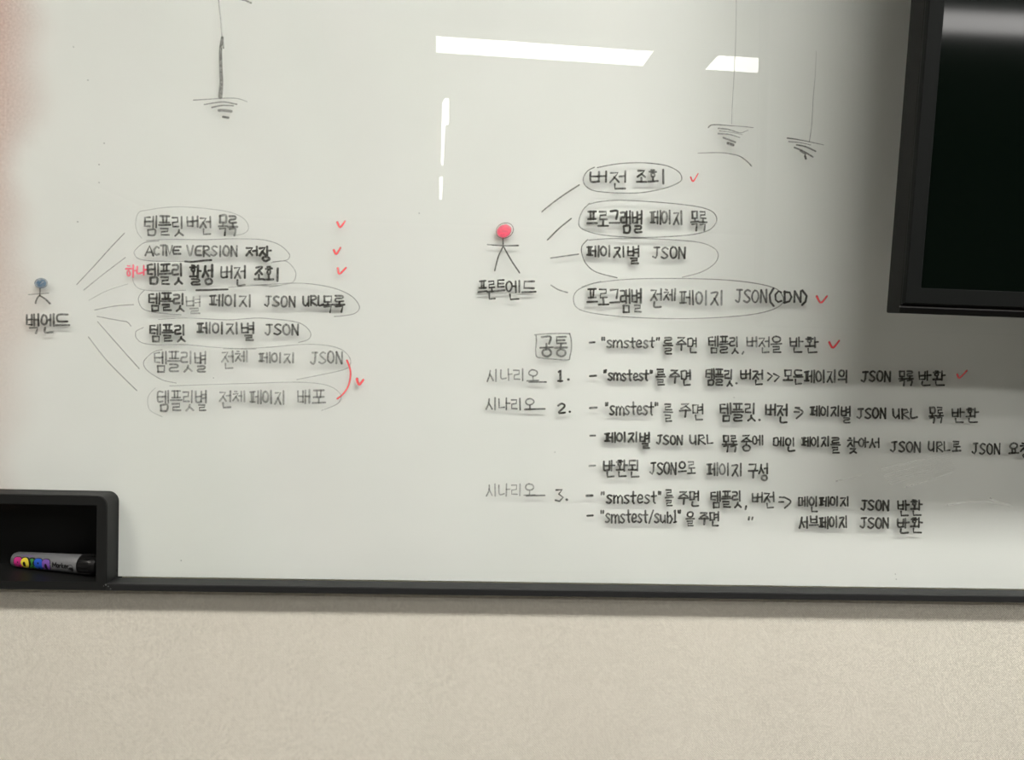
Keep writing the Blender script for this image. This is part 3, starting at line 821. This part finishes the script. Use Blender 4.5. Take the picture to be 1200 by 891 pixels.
lathe([(.0, .0045), (.0006, .0062), (.0018, R0 * .92), (.004, rad(.004)), (LB * .5, rad(LB * .5)), (LB - .0015, R1), (LB, R1 - .0004)], 'barrel', 'marker_silver')
CL = 0.021
cap = lathe([(LB - .0005, R1 - .0006), (LB, R1 + .0004), (LB + .001, R1 + .0006), (LB + CL * .6, R1), (LB + CL - .003, R1 - .001), (LB + CL - .0008, R1 - .003), (LB + CL, R1 - .005)], 'cap', 'marker_black')
# ribs on the cap
bm = bmesh.new()
for k in range(16):
    an = k * math.tau / 16
    d_ = side * math.cos(an) + up * math.sin(an); e_ = -side * math.sin(an) + up * math.cos(an)
    p = A0 + ax * (LB + .002) + d_ * (R1 + .0003)
    vs = [p - e_ * .0005, p + e_ * .0005, p + d_ * .0006 + e_ * .0003, p + d_ * .0006 - e_ * .0003]
    add_prism(bm, vs, ax * (CL * .6))
off_ = Vector(mk.location)
ribs = from_bm('cap_ribs', bm, 'marker_black', None); 
for v in ribs.data.vertices: v.co -= off_
ribs.parent = cap
# lettering on the barrel: u along the barrel (m), v up its face (m, measured round it)
class Print:
    def __init__(self): self.bm = bmesh.new()
    def pt(self, u, v, lift):
        r = rad(u); an = v / r
        return A0 + ax * u + (side * math.cos(an) + up * math.sin(an)) * (r + lift)
    def poly(self, pts, lift=.00012):
        n_ = len(pts)
        cu = sum(p[0] for p in pts) / n_; cv = sum(p[1] for p in pts) / n_
        c = self.bm.verts.new(self.pt(cu, cv, lift))
        prev = None
        rings = []
        for k in (.2, .4, .6, .8, 1.0):
            rings.append([self.bm.verts.new(self.pt(cu + (u - cu) * k, cv + (v - cv) * k, lift)) for u, v in pts])
        for i in range(n_):
            j = (i + 1) % n_
            self.bm.faces.new((c, rings[0][i], rings[0][j]))
            for r0, r1 in zip(rings, rings[1:]):
                self.bm.faces.new((r0[i], r1[i], r1[j], r0[j]))
    def stroke(self, pts, w, lift=.00012):
        P0_ = [Vector(p) for p in pts]; P = [P0_[0]]; L_, R_ = [], []
        for a_, c_ in zip(P0_, P0_[1:]): P += [a_ + (c_ - a_) * k / 5 for k in range(1, 6)]
        for i, p in enumerate(P):
            a_ = (P[min(i + 1, len(P) - 1)] - P[max(i - 1, 0)]).normalized()
            nn = Vector((-a_.y, a_.x)) * w / 2
            L_.append(self.bm.verts.new(self.pt(p.x + nn.x, p.y + nn.y, lift))); R_.append(self.bm.verts.new(self.pt(p.x - nn.x, p.y - nn.y, lift)))
        for i in range(len(P) - 1):
            self.bm.faces.new((L_[i], L_[i + 1], R_[i + 1], R_[i]))
    def build(self, name, material, **kw): return from_bm(name, self.bm, material, mk, **kw)
def rrect(cu, cv, hu, hv, p=3.2, n_=28):
    out = []
    for k in range(n_):
        a_ = k * math.tau / n_; c_, s_ = math.cos(a_), math.sin(a_)
        out.append((cu + hu * math.copysign(abs(c_) ** (2 / p), c_), cv + hv * math.copysign(abs(s_) ** (2 / p), s_)))
    return out
s1 = LB / 80.0                      # one photo pixel along the barrel
VC = -0.0010
letters = [('print_pink', 11.2, 4.6, 'B'), ('print_yellow', 19.6, 5.0, 'O'), ('print_green', 28.0, 4.4, 'A'), ('print_blue', 35.6, 4.8, 'R'), ('print_purple', 44.8, 4.6, 'D')]
halo = Print()
for m_, u, h, ch in letters:
    halo.poly(rrect(u * s1, VC - (u - 28) * .00000, h * s1 * 1.1 + .0003, .0068, 3.0), .00006)
halo.build('print_outline', 'print_black')
for m_, u, h, ch in letters:
    p = Print(); cu = u * s1; hu = h * s1
    if ch == 'A':
        p.poly([(cu - hu, VC - .0054), (cu - hu * .5, VC + .0045), (cu, VC + .0056), (cu + hu * .5, VC + .0045), (cu + hu, VC - .0054), (cu, VC - .005)])
    else:
        p.poly(rrect(cu, VC, hu, .0060, {'O': 2.0, 'B': 3.4, 'R': 3.6, 'D': 3.2}[ch]))
    p.build('letter', m_)
holes = Print()
holes.poly(rrect(11.2 * s1, VC + .0006, .0008, .0009, 2), .0002)
holes.poly(rrect(12.6 * s1, VC - .0035, .0006, .0007, 2), .0002)
holes.poly(rrect(19.0 * s1, VC - .001, .0019, .0028, 2), .0002)
holes.poly([(28.0 * s1 - .0006, VC - .004), (28.2 * s1, VC - .0005), (28.0 * s1 + .0016, VC - .004)], .0002)
holes.poly(rrect(35.6 * s1, VC + .0012, .0011, .0011, 2), .0002)
holes.poly([(34.6 * s1, VC - .0054), (35.6 * s1, VC - .0026), (36.8 * s1, VC - .0054)], .0002)
holes.poly(rrect(44.6 * s1, VC - .0022, .0016, .0036, 3), .0002)
holes.build('letter_counters', 'print_black')
cap_ = Print()
LM = {'M': [[(0,0),(.05,1),(.5,.3),(.95,1),(1,0)]], 'a': [[(.9,.6),(.3,.6),(.05,.25),(.4,0),(.85,.25)],[(.9,.65),(.95,0)]],
      'r': [[(.1,0),(.1,.65)],[(.1,.4),(.9,.62)]], 'k': [[(.05,0),(.05,1)],[(.85,.65),(.1,.3),(.95,0)]],
      'e': [[(.05,.32),(.95,.34),(.6,.65),(.1,.45),(.15,.08),(.9,.05)]]}
u = 52.6
for ch in 'Marker':
    wd = 4.2 if ch == 'M' else 2.5
    for st in LM[ch]:
        cap_.stroke([((u + x * wd) * s1, VC - .0018 + y * .0054) for x, y in st], .0013)
    u += wd + .45
cap_.build('caption', 'print_black')
em = Print()
em.stroke([(73.2 * s1 + .0034 * math.cos(k * math.tau / 24), VC - .0016 + .0038 * math.sin(k * math.tau / 24)) for k in range(25)], .0005)
em.poly([(73.2 * s1 - .0030, VC - .0022), (73.2 * s1 - .001, VC - .0006), (73.2 * s1 + .0026, VC - .0004), (73.2 * s1 + .0034, VC - .0034), (73.2 * s1 + .001, VC - .005)], .0002)
em.build('emblem', 'print_black')
tx = Print()
for k in range(9):
    uu = (13 + k * 1.7) * s1
    tx.stroke([(uu, .0066), (uu + .0004, .0078), (uu + .001, .0064)], .0004)
tx.build('small_print', 'print_purple')

# ------------------------------------------------------------------ lamps in the ceiling
def lamp(name, poly, material, label, group=None, rim=0.018):
    poly = [Vector((p.x, p.y, CEIL)) for p in poly]
    c = sum(poly, Vector()) / len(poly)
    if sum((poly[i].x * poly[(i + 1) % len(poly)].y - poly[(i + 1) % len(poly)].x * poly[i].y) for i in range(len(poly))) < 0: poly.reverse()
    t_ = thing(name, c, label, 'ceiling light', group)
    bm = bmesh.new(); add_prism(bm, [p - Vector((0, 0, .010)) for p in poly], (0, 0, .006))
    from_bm('diffuser', bm, material, t_)
    out = []
    n_ = len(poly)
    for i in range(n_):
        p0, p1, p2 = poly[i - 1], poly[i], poly[(i + 1) % n_]
        d0 = (p1 - p0).normalized(); d1 = (p2 - p1).normalized()
        n0 = Vector((d0.y, -d0.x, 0)); n1 = Vector((d1.y, -d1.x, 0))
        m_ = n0 + n1
        m_ = m_.normalized() if m_.length > 1e-5 else n0
        out.append(p1 + m_ * min(rim * 1.5, rim / max(.4, m_.dot(n0))))
    bm = bmesh.new()
    z0, z1 = Vector((0, 0, -.009)), Vector((0, 0, -.0005))
    io = [bm.verts.new(p + z0) for p in poly]; oo = [bm.verts.new(p + z0) for p in out]
    it = [bm.verts.new(p + z1) for p in poly]; ot = [bm.verts.new(p + z1) for p in out]
    for i in range(n_):
        j = (i + 1) % n_
        bm.faces.new((io[i], io[j], oo[j], oo[i])); bm.faces.new((oo[i], oo[j], ot[j], ot[i])); bm.faces.new((io[j], io[i], it[i], it[j]))
    bm.faces.new(it)
    from_bm('housing', bm, 'lamp_housing', t_)
    return t_
M_ = lambda *ps: [mirrored(*p) for p in ps]
L1 = M_((511,39.3), (765.7,57.3), (753.3,74.3), (511,58.3))
L2 = M_((841.7,62), (884.2,63.3), (883.4,80.7), (826.7,78.3))
e_ = L1[1] - L1[0]
L2[1] = L2[0] + e_; L2[2] = L2[3] + e_ + (L2[1] - L2[0] - e_)
lamp('ceiling_light', L1, 'panel_light', 'ceiling light panel mirrored as the long white bar near the top of the board', 'ceiling panels', .01)
lamp('ceiling_light', L2, 'panel_light', 'ceiling light panel mirrored as the short white bar, partly hidden by the monitor', 'ceiling panels', .01)
def rect(x0, x1, y0, y1): return [Vector((x0, y0, 0)), Vector((x1, y0, 0)), Vector((x1, y1, 0)), Vector((x0, y1, 0))]
hw = abs(L1[0].y - L1[3].y) / 2
YB = -1.15
for x, txt in ((0.02, 'left ceiling panel of the row nearest to the board'), (0.70, 'right ceiling panel of the row nearest to the board')):
    lamp('ceiling_light', rect(x, x + 0.57, YB - .12, YB + .12), 'near_light', txt, 'ceiling panels', .01)
lamp('ceiling_light', rect(1.45, 3.3, -3.4, -3.1), 'room_light', 'wide ceiling panel behind the viewer on the right', 'ceiling panels', .02)
lamp('ceiling_light', rect(-1.6, -.9, YB - hw, YB + hw), 'left_fill_light', 'added fill panel in the ceiling left of the board', 'ceiling panels', .01)  # unseen fill panel, added to brighten the board's left part
print('lamps', [tuple(round(c, 3) for c in p) for p in L1 + L2])
lamp('strip_light', M_((522.2,113.2),(526.2,113.2),(526,143),(521.6,145),(519.6,191.2),(517,191.2),(518.3,119)), 'strip_light', 'longer slim ceiling strip mirrored as a thin upright white sliver', 'slim ceiling strips', .0006)
lamp('strip_light', M_((515,206),(519,206),(517.7,232.3),(515,232.3)), 'strip_light', 'shorter slim ceiling strip mirrored below the longer sliver', 'slim ceiling strips', .0006)
